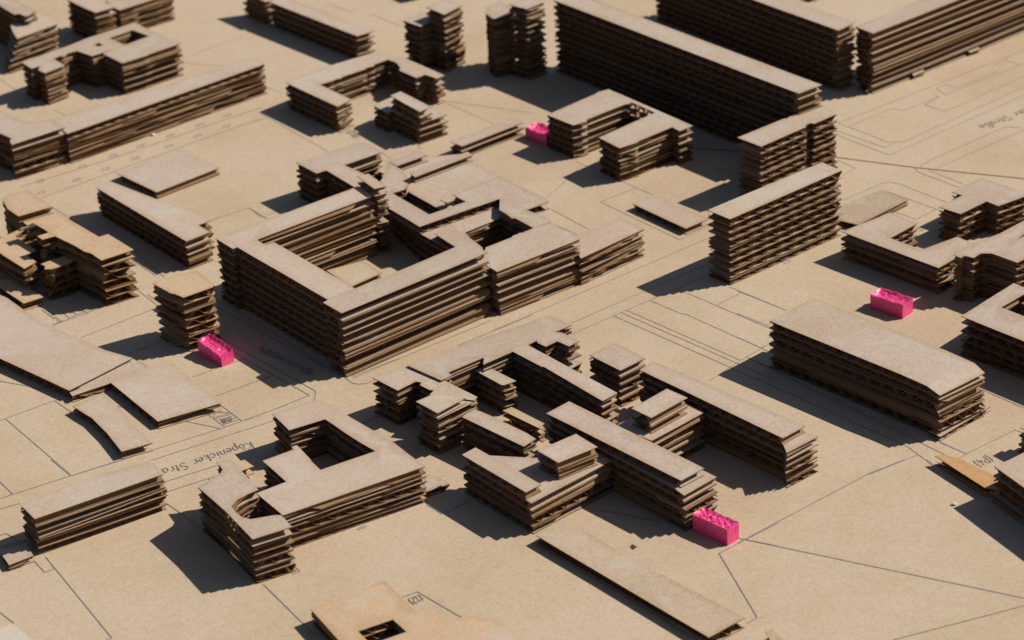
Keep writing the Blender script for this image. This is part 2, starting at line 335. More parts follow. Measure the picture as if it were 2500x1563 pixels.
  dict(p=[(-0.857,-0.294),(-0.835,-0.52),(-0.771,-0.516),(-0.766,-0.484),(-0.561,-0.487),(-0.607,-0.539),(-0.448,-0.538),(-0.351,-0.541),(-0.286,-0.535),(-0.297,-0.558),(-0.295,-0.611),(-0.223,-0.608),(-0.218,-0.685),(-0.149,-0.683),(-0.151,-0.556),(-0.17,-0.533),(-0.071,-0.534),(-0.078,-0.383),(-0.567,-0.316)], z0=0.0, z1=0.196, n=5, d='xyxxx'),
  dict(p=[(-0.433,-0.512),(-0.342,-0.529),(-0.354,-1.169),(-0.361,-1.173),(-0.45,-1.181),(-0.426,-0.748),(-0.433,-0.75)], z0=0.0, z1=0.196, n=5, d='yxxxx'),
 ]),
 dict(name='cardboard_building', label='narrow cardboard bar with a rounded roof corner between hooked-roof block and tail bar', cat='model building', tiers=[
  dict(p=[(-0.624,-0.499),(-0.559,-0.492),(-0.554,-0.707),(-0.619,-0.696),(-0.626,-0.684)], z0=0.0, z1=0.156, n=4, d='xyxx'),
 ]),
 dict(name='cardboard_low_bar', label='sunlit low cardboard strip lying in a dark gap with a torn end', cat='model building', tiers=[
  dict(p=[(-0.673,-0.745),(-0.623,-0.748),(-0.616,-0.971),(-0.635,-0.975),(-0.639,-0.994),(-0.66,-1.0)], z0=0.0, z1=0.064, n=2, d='x', tint='b'),
 ]),
 dict(name='cardboard_building', label='cardboard bar ending at the hooked-roof block, its roof between two dark gaps', cat='model building', tiers=[
  dict(p=[(-0.94,-0.792),(-0.854,-0.774),(-0.843,-0.867),(-0.828,-1.107),(-0.833,-1.173),(-0.913,-1.187)], z0=0.0, z1=0.156, n=4, d='xyxx'),
 ]),
 dict(name='cardboard_building', label='cardboard block with a raised roof bar and a sunlit end at the long floor plate', cat='model building', tiers=[
  dict(p=[(-1.18,-1.092),(-1.19,-1.564),(-0.71,-1.539),(-0.71,-1.43),(-0.898,-1.335),(-1.099,-1.086)], z0=0.0, z1=0.152, n=4, d='xyxx'),
  dict(p=[(-1.18,-1.092),(-1.099,-1.086),(-1.099,-1.522),(-1.185,-1.527)], z0=0.152, z1=0.188, n=1, d='x'),
 ]),
 dict(name='cardboard_cube', label='small two-layer cardboard box on the roof of the block ending at the long floor plate', cat='model building', tiers=[
  dict(p=[(-0.978,-1.36),(-0.767,-1.369),(-0.776,-1.519),(-0.982,-1.501)], z0=0.152, z1=0.236, n=2, d='x'),
 ]),
 dict(name='cardboard_building', label='long cardboard bar stepped at its sunlit end, touching a pink block', cat='model building', tiers=[
  dict(p=[(-0.721,-1.115),(-0.715,-1.934),(-0.725,-2.0),(-0.525,-1.986),(-0.526,-1.923),(-0.579,-1.104)], z0=0.0, z1=0.18, n=5, d='yxyxx'),
  dict(p=[(-0.721,-1.115),(-0.579,-1.104),(-0.556,-1.944),(-0.694,-1.95)], z0=0.18, z1=0.216, n=1, d='x'),
 ]),
 dict(name='cardboard_building', label='long cardboard bar with a two-step end, outermost of the packed bars', cat='model building', tiers=[
  dict(p=[(-0.165,-1.107),(-0.138,-1.993),(-0.177,-2.052),(0.018,-2.048),(0.002,-1.995),(-0.065,-1.094)], z0=0.0, z1=0.176, n=5, d='yxyxx'),
  dict(p=[(-0.165,-1.107),(-0.065,-1.094),(0.001,-1.989),(-0.143,-1.996)], z0=0.176, z1=0.212, n=1, d='x'),
 ]),
 dict(name='cardboard_cube', label='free-standing cardboard box at the head of the outermost packed bar', cat='model building', tiers=[
  dict(p=[(-0.199,-0.804),(-0.036,-0.797),(-0.039,-1.008),(-0.198,-1.015)], z0=0.0, z1=0.188, n=5, d='yxyxx'),
 ]),
 dict(name='cardboard_building', label='low cardboard link block between two long bars, carrying a box', cat='model building', tiers=[
  dict(p=[(-0.511,-1.567),(-0.182,-1.548),(-0.182,-1.437),(-0.186,-1.38),(-0.517,-1.355),(-0.522,-1.469)], z0=0.0, z1=0.176, n=5, d='yxxxx'),
 ]),
 dict(name='cardboard_cube', label='two-layer cardboard box on the link block between two long bars', cat='model building', tiers=[
  dict(p=[(-0.476,-1.403),(-0.249,-1.382),(-0.24,-1.506),(-0.472,-1.525)], z0=0.176, z1=0.256, n=2, d='x'),
 ]),
 dict(name='cardboard_low_bar', label='long narrow one-sheet cardboard plate running away from the packed bars past a pink block', cat='model building', tiers=[
  dict(p=[(-1.23,-1.632),(-1.057,-1.624),(-1.067,-1.992),(-1.042,-2.686),(-1.237,-2.687)], z0=0.0, z1=0.046, n=1, d='y', tint='b'),
 ]),
 dict(name='cardboard_building', label='bulky cardboard bar with a roof sheet bent down at its sunlit end', cat='model building', tiers=[
  dict(p=[(0.54,-1.217),(0.845,-1.203),(0.897,-2.145),(0.88,-2.225),(0.589,-2.223),(0.597,-2.14)], z0=0.0, z1=0.24, n=6, d='xyyxxx', peel=1, droop=1),
  dict(p=[(0.576,-2.171),(0.579,-2.241),(0.935,-2.215),(0.918,-2.143)], z0=0.0, z1=0.022, n=1, d='y'),
 ]),
 dict(name='cardboard_building', label='L-shaped cardboard block beside a pink block with a long shaded side', cat='model building', tiers=[
  dict(p=[(1.585,-0.667),(1.911,-0.686),(1.917,-0.871),(1.698,-0.888),(1.71,-1.084),(1.937,-1.112),(1.935,-1.225),(1.787,-1.243),(1.74,-1.266),(1.62,-1.279)], z0=0.0, z1=0.144, n=4, d='yxyy'),
 ]),
 dict(name='cardboard_building', label='tall cardboard block with crooked roof edge joined to the L-shaped block', cat='model building', tiers=[
  dict(p=[(1.63,-1.362),(1.629,-1.41),(1.659,-1.406),(1.67,-1.452),(1.729,-1.446),(1.764,-1.481),(1.774,-1.634),(1.96,-1.637),(2.159,-1.467),(1.955,-1.472),(2.039,-1.454),(2.202,-1.353),(1.948,-1.367),(1.795,-1.348)], z0=0.0, z1=0.24, n=6, d='y'),
 ]),
 dict(name='cardboard_building', label='T-shaped cardboard block with wavy flutes near the curved kerb line', cat='model building', tiers=[
  dict(p=[(2.088,-0.853),(2.196,-0.846),(2.271,-0.844),(2.265,-0.779),(2.496,-0.77),(2.51,-0.993),(2.521,-1.081),(2.3,-1.057),(2.301,-0.978),(2.101,-0.985)], z0=0.0, z1=0.168, n=4, d='y', pitch=0.088),
 ]),
 dict(name='cardboard_low_bar', label='thin one-sheet cardboard plate behind the fluted slab tower and L-shaped block', cat='model building', tiers=[
  dict(p=[(1.836,-0.403),(1.856,-0.29),(2.257,-0.303),(2.259,-0.489),(2.16,-0.495),(1.864,-0.513)], z0=0.0, z1=0.032, n=1, d='x', tint='n'),
 ]),
 dict(name='cardboard_courtyard_building', label='cardboard courtyard block cut off by the frame beside the bulky bar', cat='model building', tiers=[
  dict(p=[(1.24,-1.762),(1.662,-1.711),(1.658,-2.06),(1.263,-2.391)], holes=[[(1.434,-1.834),(1.603,-1.821),(1.6,-1.966),(1.441,-1.982)]], z0=0.0, z1=0.2, n=5, d='yxxxx'),
 ]),
 dict(name='cardboard_low_bar', label='orange-brown triangular cardboard plate propped beside a written P4', cat='model building', tiers=[
  dict(p=[(0.414,-2.358),(0.453,-2.385),(0.472,-2.444),(0.466,-2.658),(0.395,-2.752),(0.364,-2.685)], z0=0.0, z1=0.046, n=1, d='y', tint='oo'),
 ]),
 dict(name='cardboard_building', label='cardboard block cut off by the frame with a big shadow, at the propped triangle', cat='model building', tiers=[
  dict(p=[(0.365,-2.732),(0.449,-2.742),(0.542,-2.745),(0.558,-3.037),(0.213,-3.421),(0.321,-2.93)], z0=0.0, z1=0.172, n=4, d='yxxx'),
 ]),
 dict(name='cardboard_building', label='small cardboard stack at the frame edge near the written P4', cat='model building', tiers=[
  dict(p=[(0.758,-2.537),(0.817,-2.537),(0.817,-2.611),(0.753,-2.612)], z0=0.0, z1=0.12, n=3, d='y'),
 ]),
 dict(name='cardboard_low_bar', label='warm yellow cardboard plate with a dark rectangular hole and frayed edge', cat='model building', tiers=[
  dict(p=[(-2.262,-1.455),(-1.922,-1.497),(-1.974,-1.778),(-1.904,-1.801),(-1.92,-1.912),(-1.878,-1.924),(-1.822,-1.958),(-1.776,-2.054),(-1.798,-2.211),(-1.823,-2.333),(-2.262,-2.283),(-2.389,-2.067)], holes=[[(-2.222,-1.719),(-2.072,-1.749),(-2.088,-1.856),(-2.241,-1.827)]], z0=0.0, z1=0.072, n=2, d='yy', tint='o'),
 ]),
 dict(name='cardboard_building', label='cardboard corner only just rising into the frame beyond the long floor plate', cat='model building', tiers=[
  dict(p=[(-1.086,-2.842),(-1.056,-2.852),(-1.085,-2.952),(-1.133,-3.052),(-1.172,-3.014)], z0=0.0, z1=0.08, n=2, d='x', tint='b'),
 ]),
 dict(name='cardboard_building', label='pale cardboard corner rising into the frame beside the straight ink line', cat='model building', tiers=[
  dict(p=[(-3.266,-0.673),(-3.188,-0.714),(-3.209,-0.935),(-3.42,-0.935)], z0=0.0, z1=0.08, n=2, d='x', tint='w'),
 ]),
]
PINK = [{'h': 0.07,
  'label': 'pink painted block wedged against the ring-shaped cardboard block',
  'p': [(1.451, 1.621), (1.456, 1.447), (1.554, 1.452), (1.549, 1.626)],
  'style': 0},
 {'h': 0.074,
  'label': 'pink painted block with a high curled rim at the foot of the squat tower',
  'p': [(-1.283, 0.803), (-1.276, 0.616), (-1.2, 0.626), (-1.207, 0.813)],
  'style': 1},
 {'h': 0.08,
  'label': 'pink painted block standing alone, its trough-like top open, on the bare board',
  'p': [(1.286, -1.147), (1.313, -1.332), (1.401, -1.316), (1.374, -1.131)],
  'style': 2},
 {'h': 0.08,
  'label': 'pink painted block with a pitted glossy top at the end of a stepped long bar',
  'p': [(-0.694, -2.014), (-0.675, -2.204), (-0.601, -2.196), (-0.62, -2.006)],
  'style': 3}]
LINES = [
 [(0.795,4.048),(1.245,4.068)],
 [(0.757,3.978),(0.903,3.738)],
 [(-0.15,4.589),(-0.172,4.359)],
 [(-0.172,3.943),(-0.17,3.802)],
 [(0.632,3.02),(0.581,2.285)],
 [(0.774,2.08),(0.765,1.928)],
 [(0.883,3.29),(0.893,3.161)],
 [(1.458,2.324),(1.456,1.904)],
 [(1.48,2.351),(1.704,1.86)],
 [(1.947,4.131),(1.954,3.88)],
 [(2.018,3.781),(2.02,3.482)],
 [(0.47,2.919),(0.752,2.929)],
 [(0.982,1.989),(0.954,1.936),(0.968,1.922)],
 [(0.799,2.41),(0.848,2.431),(0.84,2.343),(0.781,2.309)],
 [(2.785,0.51),(3.864,0.48),(4.267,0.469)],
 [(2.775,0.437),(3.129,0.439),(3.14,0.373),(3.419,0.358),(3.425,0.39)],
 [(3.284,0.342),(3.291,0.192),(3.968,0.211)],
 [(3.284,0.342),(3.413,0.352)],
 [(3.499,0.449),(3.578,0.453),(3.578,0.377),(3.919,0.368)],
 [(3.499,0.449),(3.469,0.354),(4.109,0.333)],
 [(3.984,0.443),(4.079,0.445),(4.08,0.339)],
 [(2.775,0.509),(2.774,0.133),(2.813,0.103),(2.837,0.078),(3.85,0.109)],
 [(2.697,0.438),(2.709,0.098),(2.811,0.106)],
 [(2.671,0.418),(2.653,0.39),(2.652,0.026),(2.683,0.012),(3.759,0.031)],
 [(2.652,-0.214),(2.679,-0.198),(2.755,-0.188),(3.358,-0.185),(3.409,-0.251)],
 [(2.689,-0.286),(2.727,-0.282),(3.396,-0.283)],
 [(2.416,0.17),(2.409,0.031),(2.3,0.013)],
 [(2.624,-0.197),(2.598,-0.247),(2.6,-0.531)],
 [(2.654,-0.272),(2.648,-0.528)],
 [(2.076,-0.204),(2.361,-0.205),(2.398,-0.221),(2.421,-0.268),(2.422,-0.609)],
 [(2.31,-0.291),(2.328,-0.645)],
 [(2.154,-0.484),(2.166,-0.63),(2.318,-0.625)],
 [(2.099,-0.692),(2.093,-0.746),(2.066,-0.739)],
 [(1.35,-0.485),(1.345,-0.518),(1.38,-0.516),(1.373,-0.49),(1.35,-0.485)],
 [(0.972,-0.556),(0.991,-0.874)],
 [(0.805,-0.729),(0.822,-0.931)],
 [(0.946,-0.584),(0.971,-0.582)],
 [(1.438,1.18),(1.439,0.976)],
 [(1.43,1.121),(1.012,0.933)],
 [(1.438,0.811),(1.435,0.564)],
 [(1.437,0.692),(1.187,0.696),(1.166,0.063),(1.392,0.065)],
 [(0.95,0.818),(0.925,0.491)],
 [(0.841,0.691),(0.842,0.486)],
 [(1.665,0.398),(1.865,0.383)],
 [(-0.145,-0.02),(1.306,-0.027)],
 [(0.174,-0.233),(0.648,-0.231),(1.095,-0.24)],
 [(0.104,-0.319),(0.604,-0.323),(0.974,-0.325)],
 [(0.604,-0.323),(0.616,-0.549),(0.627,-0.545),(0.641,-1.173)],
 [(0.782,-0.323),(0.809,-1.004)],
 [(0.975,-0.494),(0.991,-0.82)],
 [(0.972,-0.584),(0.799,-0.597)],
 [(0.456,-0.322),(0.487,-1.081)],
 [(0.421,-0.323),(0.456,-1.09),(0.464,-1.352)],
 [(0.374,-0.324),(0.406,-1.101),(0.416,-1.4)],
 [(0.684,-1.062),(0.487,-1.081),(0.253,-1.122)],
 [(0.529,-1.081),(0.536,-1.279)],
 [(0.408,-1.14),(0.446,-2.171),(0.402,-2.366)],
 [(0.528,-1.08),(0.509,-2.33)],
 [(0.576,-2.206),(0.58,-2.393)],
 [(0.532,-2.396),(0.58,-2.393),(0.883,-2.403),(0.891,-2.448)],
 [(0.152,-2.216),(0.43,-2.25)],
 [(0.637,-0.903),(0.64,-1.06)],
 [(0.638,-1.058),(0.685,-1.063)],
 [(0.571,-2.246),(0.58,-2.393)],
 [(1.056,-2.063),(1.061,-2.301)],
 [(-0.893,2.789),(-0.896,2.578),(-0.957,1.67)],
 [(-0.878,2.002),(-0.934,1.627)],
 [(-1.111,1.609),(-1.137,1.374)],
 [(-0.507,2.025),(-0.154,1.994),(-0.165,1.804)],
 [(-0.154,1.994),(-0.174,1.845),(0.01,1.865)],
 [(-1.616,1.582),(-1.111,1.609)],
 [(-0.885,1.979),(-0.798,1.979)],
 [(-1.105,1.521),(-1.153,0.597)],
 [(-1.11,0.855),(-1.112,0.657)],
 [(-0.893,1.228),(-0.892,0.971)],
 [(-0.938,1.163),(-0.936,0.908)],
 [(-1.589,1.365),(-1.163,1.367)],
 [(-1.626,1.577),(-1.334,1.57)],
 [(-1.43,0.634),(-1.158,0.611)],
 [(-1.526,1.053),(-1.34,1.045)],
 [(-1.459,0.402),(-1.154,0.372)],
 [(-2.304,0.928),(-2.277,0.925),(-2.021,0.909),(-2.025,0.749)],
 [(-2.277,0.925),(-2.332,0.264)],
 [(-2.107,1.263),(-2.01,1.065),(-1.969,0.95)],
 [(-1.843,0.653),(-1.793,0.547)],
 [(-2.318,0.252),(-2.111,0.214),(-1.943,0.188),(-1.595,0.128),(-1.274,0.095)],
 [(-2.007,0.115),(-1.4,0.017)],
 [(-1.49,0.328),(-1.508,0.118)],
 [(-1.588,0.238),(-1.595,0.128)],
 [(-1.588,0.238),(-1.541,0.277)],
 [(-1.545,0.273),(-1.501,0.22)],
 [(-1.588,0.238),(-1.501,0.22)],
 [(-1.591,0.225),(-1.503,0.207)],
 [(-1.591,0.205),(-1.503,0.188)],
 [(-1.596,0.178),(-1.507,0.164)],
 [(-1.598,0.153),(-1.507,0.14)],
 [(-1.693,0.301),(-1.616,0.126)],
 [(-1.584,0.273),(-1.589,0.246)],
 [(-1.571,1.768),(-1.58,1.63)],
 [(-1.568,1.654),(-1.568,1.582)],
 [(-1.578,1.61),(-1.585,1.576)],
 [(-1.514,1.653),(-1.522,1.589)],
 [(-1.476,1.642),(-1.476,1.587)],
 [(-1.431,1.614),(-1.431,1.559)],
 [(-1.53,1.005),(-1.526,0.871)],
 [(-0.892,0.97),(-0.925,0.106),(-0.933,0.048),(-0.917,0.015),(-0.889,-0.004),(-0.837,-0.009)],
 [(-0.936,0.907),(-0.931,0.145)],
 [(-1.111,0.657),(-1.1,0.112),(-1.111,0.09),(-1.157,0.04)],
 [(-1.153,0.597),(-1.145,0.093),(-1.493,0.111)],
 [(-0.901,0.082),(-0.073,0.068)],
 [(-0.895,0.1),(-0.62,0.08)],
 [(-0.347,-0.019),(0.103,-0.032)],
 [(-1.126,-0.29),(-1.032,-0.291)],
 [(-1.3,0.387),(-1.165,0.374)],
 [(-2.666,0.312),(-2.097,0.216)],
 [(-2.713,0.233),(-2.623,0.213)],
 [(-2.065,-0.087),(-1.814,-0.134)],
 [(-2.116,-0.165),(-1.854,-0.211)],
 [(-2.592,0.439),(-2.606,0.302)],
 [(-2.323,0.442),(-2.336,0.259)],
 [(-2.774,-0.249),(-2.903,-0.97),(-2.928,-0.965)],
 [(-2.161,-0.247),(-2.172,-0.558)],
 [(-3.135,-0.484),(-3.134,-0.596)],
 [(-2.826,-0.244),(-2.841,-0.351),(-2.794,-0.359),(-2.774,-0.249)],
 [(-2.825,0.042),(-2.799,0.036),(-2.794,0.011),(-2.794,-0.064)],
 [(-1.912,-0.203),(-1.915,-0.222)],
 [(-2.878,-0.047),(-2.762,-0.069)],
 [(-2.234,-1.077),(-2.304,-1.538)],
 [(-1.884,-1.557),(-1.813,-1.569),(-1.802,-1.845)],
 [(-1.36,-1.058),(-1.363,-1.165),(-1.21,-1.166)],
 [(-2.062,-1.062),(-2.067,-1.102),(-2.103,-1.098)],
 [(-1.7,-1.006),(-1.654,-1.004)],
 [(-1.699,-1.014),(-1.653,-1.019)],
 [(-0.739,-2.221),(-0.586,-2.222),(-0.399,-2.223)],
 [(-0.739,-2.221),(-0.958,-2.669),(-1.019,-2.671)],
 [(-0.597,-2.198),(-0.527,-2.352)],
 [(-0.864,-1.612),(-0.739,-1.873)],
 [(-0.738,-1.669),(-0.72,-1.985)],
 [(-0.631,-2.217),(0.163,-2.212),(0.353,-2.237)],
 [(-0.599,-2.197),(-0.107,-3.31)],
 [(-0.691,-3.152),(-0.149,-3.347)],
 [(0.421,-2.306),(0.409,-2.359)],
 [(-0.877,3.137),(-0.346,3.091),(0.691,3.07)],
 [(-0.867,2.928),(0.6,2.942)],
 [(-0.782,3.117),(-0.766,3.139),(-0.727,3.129),(-0.743,3.107),(-0.782,3.117)],
 [(-0.517,3.112),(-0.5,3.134),(-0.461,3.124),(-0.478,3.102),(-0.517,3.112)],
 [(-0.318,3.114),(-0.301,3.136),(-0.261,3.127),(-0.278,3.104),(-0.318,3.114)],
 [(-0.134,3.114),(-0.117,3.136),(-0.077,3.127),(-0.094,3.104),(-0.134,3.114)],
 [(0.062,3.112),(0.08,3.134),(0.12,3.125),(0.102,3.102),(0.062,3.112)],
 [(0.27,3.116),(0.289,3.139),(0.33,3.129),(0.311,3.106),(0.27,3.116)],
 [(0.455,3.114),(0.474,3.137),(0.516,3.127),(0.497,3.104),(0.455,3.114)],
 [(-0.854,2.983),(-0.839,3.005),(-0.801,2.995),(-0.816,2.974),(-0.854,2.983)],
 [(-0.634,2.982),(-0.618,3.004),(-0.58,2.994),(-0.596,2.972),(-0.634,2.982)],
 [(-0.444,2.988),(-0.427,3.01),(-0.388,3.0),(-0.404,2.978),(-0.444,2.988)],
 [(-0.247,2.99),(-0.23,3.012),(-0.19,3.003),(-0.207,2.981),(-0.247,2.99)],
 [(-0.026,2.991),(-0.009,3.013),(0.031,3.004),(0.014,2.981),(-0.026,2.991)],
 [(0.17,2.996),(0.188,3.019),(0.229,3.009),(0.211,2.986),(0.17,2.996)],
 [(0.36,2.987),(0.378,3.01),(0.419,3.0),(0.4,2.977),(0.36,2.987)],
]
TEXTS = [('Adalbertstraße', (-1.058, 0.651), (-1.028, 0.249), 0.052),
 ('Köpenicker Stra', (-1.589, -0.062), (-2.022, 0.014), 0.062),
 ('Köpenicker Straße', (3.877, -0.106), (3.254, -0.074), 0.065),
 ('(P4)', (0.631, -2.462), (0.541, -2.456), 0.055),
 ('(12)', (-1.822, -1.593), (-1.881, -1.585), 0.045),
 ('(150)', (-1.526, 0.188), (-1.574, 0.198), 0.04),
 ('(236)', (0.815, 2.426), (0.792, 2.319), 0.045)]
CRUMBS = [(0.024, 3.193, 'white paper crumb at the foot of the very long low slab'),
 (0.227, -2.64, 'white paper crumb between the P4 shadow and the bare board'),
 (-0.354, -0.167, 'white paper crumb beside the notched block and street line')]
SLOT = [(-0.969, -1.915), (-0.975, -1.951), (-0.944, -1.944), (-0.945, -1.913)]
SEAM = [(1.743, 1.21), (2.437, 0.201), (2.632, -0.2), (2.914, -0.699), (3.742, -1.886)]

# ------------------------------------------------------------------ the base board with its drawing
def link(name, verts, faces, mat, parent=None, color=None, loc=(0, 0, 0), mats=None, midx=None):
    me = bpy.data.meshes.new(name)
    me.from_pydata(verts, [], faces)
    for mm in (mats or [mat]):
        me.materials.append(mm)
    if midx:
        me.polygons.foreach_set('material_index', midx)
    me.update()
    o = bpy.data.objects.new(name, me)
    C.objects.link(o)
    o.location = loc
    if parent:
        o.parent = parent
    if color:
        o.color = (*color, 1.0)
    return o

COL_BOARD = (0.592, 0.461, 0.323)
S = 30.0
SL = SLOT                                           # small square slot cut into the board
outer = [(-S, -S), (S, -S), (S, S), (-S, S)]
pts2 = [Vector(p) for p in outer + SL]
res = delaunay_2d_cdt(pts2, [(0, 1), (1, 2), (2, 3), (3, 0), (4, 5), (5, 6), (6, 7), (7, 4)], [], 0, 1e-6)
hx0, hy0 = sum(p[0] for p in SL) / 4, sum(p[1] for p in SL) / 4
bv = [(p.x, p.y, 0.0) for p in res[0]] + [(p[0], p[1], -0.05) for p in SL] + [(x, y, -0.1) for x, y in outer]
bf = []
for t in res[2]:
    if all(i >= 4 for i in t):
        continue                                    # the slot's opening
    ar = sum(bv[t[k]][0] * bv[t[(k + 1) % len(t)]][1] - bv[t[(k + 1) % len(t)]][0] * bv[t[k]][1] for k in range(len(t)))
    bf.append(list(t) if ar > 0 else list(reversed(t)))
for k in range(4):
    bf.append((4 + k, 4 + (k + 1) % 4, 8 + (k + 1) % 4, 8 + k))
    bf.append((k, 12 + k, 12 + (k + 1) % 4, (k + 1) % 4))
bf += [(8, 9, 10, 11), (15, 14, 13, 12)]
board = link('base_board', bv, bf, M_BOARD, color=COL_BOARD)
board['kind'] = 'structure'

def ribbon(pts, w):
    """mitred ribbon along a polyline"""
    P = [Vector(p) for p in pts]
    closed = (P[0] - P[-1]).length < 1e-4
    n = len(P)
    vs_, fs = [], []
    for i in range(n):
        a = P[i - 1] if i else (P[-2] if closed else None)
        c = P[i + 1] if i < n - 1 else (P[1] if closed else None)
        d1 = (P[i] - a).normalized() if a else (c - P[i]).normalized()
        d2 = (c - P[i]).normalized() if c else d1
        t = d1 + d2
        t = t.normalized() if t.length > 0.2 else d1
        nrm = Vector((-t.y, t.x))
        k = w * 0.5 / max(0.45, nrm.dot(Vector((-d1.y, d1.x))))
        vs_ += [P[i] + nrm * k, P[i] - nrm * k]
        if i:
            fs.append((2 * i - 2, 2 * i - 1, 2 * i + 1, 2 * i))
    return vs_, fs

rng = random.Random(5)
for i, pl in enumerate(LINES):
    q = []
    for a, c in zip(pl, pl[1:]):                       # pen wobble on long strokes
        a, c = Vector(a), Vector(c)
        k = max(1, int((c - a).length / 0.8))
        for j in range(k):
            p = a.lerp(c, j / k)
            if j:
                p += Vector((rng.gauss(0, 0.0012), rng.gauss(0, 0.0012)))
            q.append(p)
    q.append(Vector(pl[-1]))
    v, fcs = ribbon(q, 0.004)
    z = 0.0008 + 0.00001 * i
    link('ink_line', [(p.x, p.y, z) for p in v], fcs, M_FAINT if i >= len(LINES) - 16 else M_INK, board)
v, fcs = ribbon(SEAM, 0.012)
link('board_seam', [(p.x, p.y, 0.0006) for p in v], fcs, M_SEAM, board)

# hand lettering: every character as single pen strokes (width, strokes), capital height 1
def arc(cx, cy, rx, ry, a0, a1, n=9):
    return [(cx + rx * math.cos(math.radians(a0 + (a1 - a0) * i / n)), cy + ry * math.sin(math.radians(a0 + (a1 - a0) * i / n))) for i in range(n + 1)]
O_ = arc(0.25, 0.3, 0.23, 0.3, 90, 450, 14)
BOWL = arc(0.25, 0.3, 0.22, 0.29, 30, 330, 12)
GLYPH = {
 'A': (0.72, [[(0.0, 0), (0.34, 1), (0.66, 0)], [(0.12, 0.36), (0.56, 0.36)]]),
 'K': (0.66, [[(0.04, 1), (0.04, 0)], [(0.56, 1), (0.05, 0.42), (0.6, 0)]]),
 'S': (0.62, [arc(0.28, 0.75, 0.24, 0.24, 20, 265, 9) + arc(0.28, 0.25, 0.26, 0.26, 85, -160, 9)]),
 'P': (0.58, [[(0.04, 0), (0.04, 1)] + arc(0.2, 0.74, 0.3, 0.26, 90, -90, 8) + [(0.05, 0.48)]]),
 'a': (0.58, [O_, [(0.48, 0.58), (0.48, 0.06), (0.56, 0)]]),
 'b': (0.56, [[(0.03, 1), (0.03, 0)], O_]),
 'd': (0.58, [O_, [(0.48, 1.0), (0.48, 0)]]),
 'c': (0.5, [BOWL]),
 'e': (0.55, [[(0.03, 0.31), (0.46, 0.33)] + arc(0.25, 0.3, 0.22, 0.29, 8, 325, 12)]),
 'i': (0.24, [[(0.08, 0.58), (0.08, 0)], [(0.08, 0.78), (0.1, 0.92)]]),
 'k': (0.5, [[(0.04, 1), (0.04, 0)], [(0.4, 0.58), (0.05, 0.26), (0.44, 0)]]),
 'l': (0.24, [[(0.06, 1), (0.06, 0.08), (0.14, 0)]]),
 'n': (0.55, [[(0.04, 0.58), (0.04, 0)], arc(0.24, 0.36, 0.2, 0.23, 170, 0, 7) + [(0.44, 0)]]),
 'p': (0.56, [[(0.03, 0.58), (0.03, -0.42)], O_]),
 'r': (0.42, [[(0.04, 0.58), (0.04, 0)], arc(0.24, 0.34, 0.2, 0.24, 170, 50, 5)]),
 's': (0.45, [arc(0.2, 0.44, 0.15, 0.14, 30, 265, 7) + arc(0.2, 0.15, 0.17, 0.15, 85, -150, 7)]),
 't': (0.42, [[(0.16, 0.92), (0.16, 0.1), (0.28, 0)], [(0.0, 0.6), (0.36, 0.6)]]),
 'ö': (0.56, [O_, [(0.12, 0.78), (0.14, 0.93)], [(0.36, 0.78), (0.38, 0.93)]]),
 'ß': (0.58, [[(0.04, -0.1), (0.04, 0.75)] + arc(0.22, 0.78, 0.18, 0.22, 180, -60, 8) + [(0.2, 0.56)] + arc(0.24, 0.27, 0.24, 0.28, 80, -130, 8)]),
 '(': (0.3, [arc(0.34, 0.45, 0.3, 0.65, 120, 240, 7)]),
 ')': (0.3, [arc(-0.08, 0.45, 0.3, 0.65, 60, -60, 7)]),
 '0': (0.58, [arc(0.26, 0.5, 0.23, 0.5, 90, 450, 14)]),
 '1': (0.36, [[(0.04, 0.75), (0.22, 1), (0.22, 0)]]),
 '2': (0.58, [arc(0.25, 0.74, 0.22, 0.26, 160, -30, 8) + [(0.03, 0), (0.5, 0)]]),
 '3': (0.55, [arc(0.22, 0.75, 0.2, 0.24, 150, -80, 8) + arc(0.22, 0.26, 0.24, 0.26, 80, -150, 8)]),
 '4': (0.6, [[(0.4, 0), (0.4, 1), (0.02, 0.3), (0.54, 0.3)]]),
 '5': (0.55, [[(0.46, 1), (0.1, 1), (0.07, 0.56)] + arc(0.22, 0.3, 0.25, 0.3, 110, -150, 9)]),
 '6': (0.55, [[(0.4, 1), (0.1, 0.5)] + arc(0.26, 0.27, 0.22, 0.27, 160, 520, 12)]),
 ' ': (0.5, []),
}
for i, (s, a, e, cap) in enumerate(TEXTS):
    a, e = Vector(a), Vector(e)
    u = (e - a).normalized()
    n_ = Vector((-u.y, u.x))
    total = sum(GLYPH[ch][0] + 0.12 for ch in s)
    kx = (e - a).length / total
    rw = random.Random(i)
    x = 0.0
    vv, ff, z = [], [], 0.0026
    for ch in s:
        w, strokes = GLYPH[ch]
        jy, jr = rw.gauss(0, 0.04), rw.gauss(0, 0.04)
        for st_ in strokes:
            q = []
            for px_, py_ in st_:
                px2 = px_ + py_ * (0.14 + jr)
                p = a + u * ((x + px2) * kx) + n_ * ((py_ + jy) * cap)
                if not q or (p - q[-1]).length > 1e-4:
                    q.append(p)
            rv, rf = ribbon(q, 0.0042)
            k0 = len(vv)
            vv += [(p.x, p.y, z) for p in rv]
            ff += [tuple(k0 + j for j in f_) for f_ in rf]
            z += 0.00001
        x += w + 0.12
    link('lettering', vv, ff, M_PEN, board)

# ------------------------------------------------------------------ corrugated cardboard
LINER = 0.0037
PITCH = 0.074
PAPER_TINTS = {None: (0.57, 0.453, 0.352), 'n': (0.50, 0.375, 0.255), 'o': (0.625, 0.447, 0.285), 'oo': (0.60, 0.36, 0.17), 'w': (0.66, 0.58, 0.48), 'b': (0.592, 0.461, 0.323)}

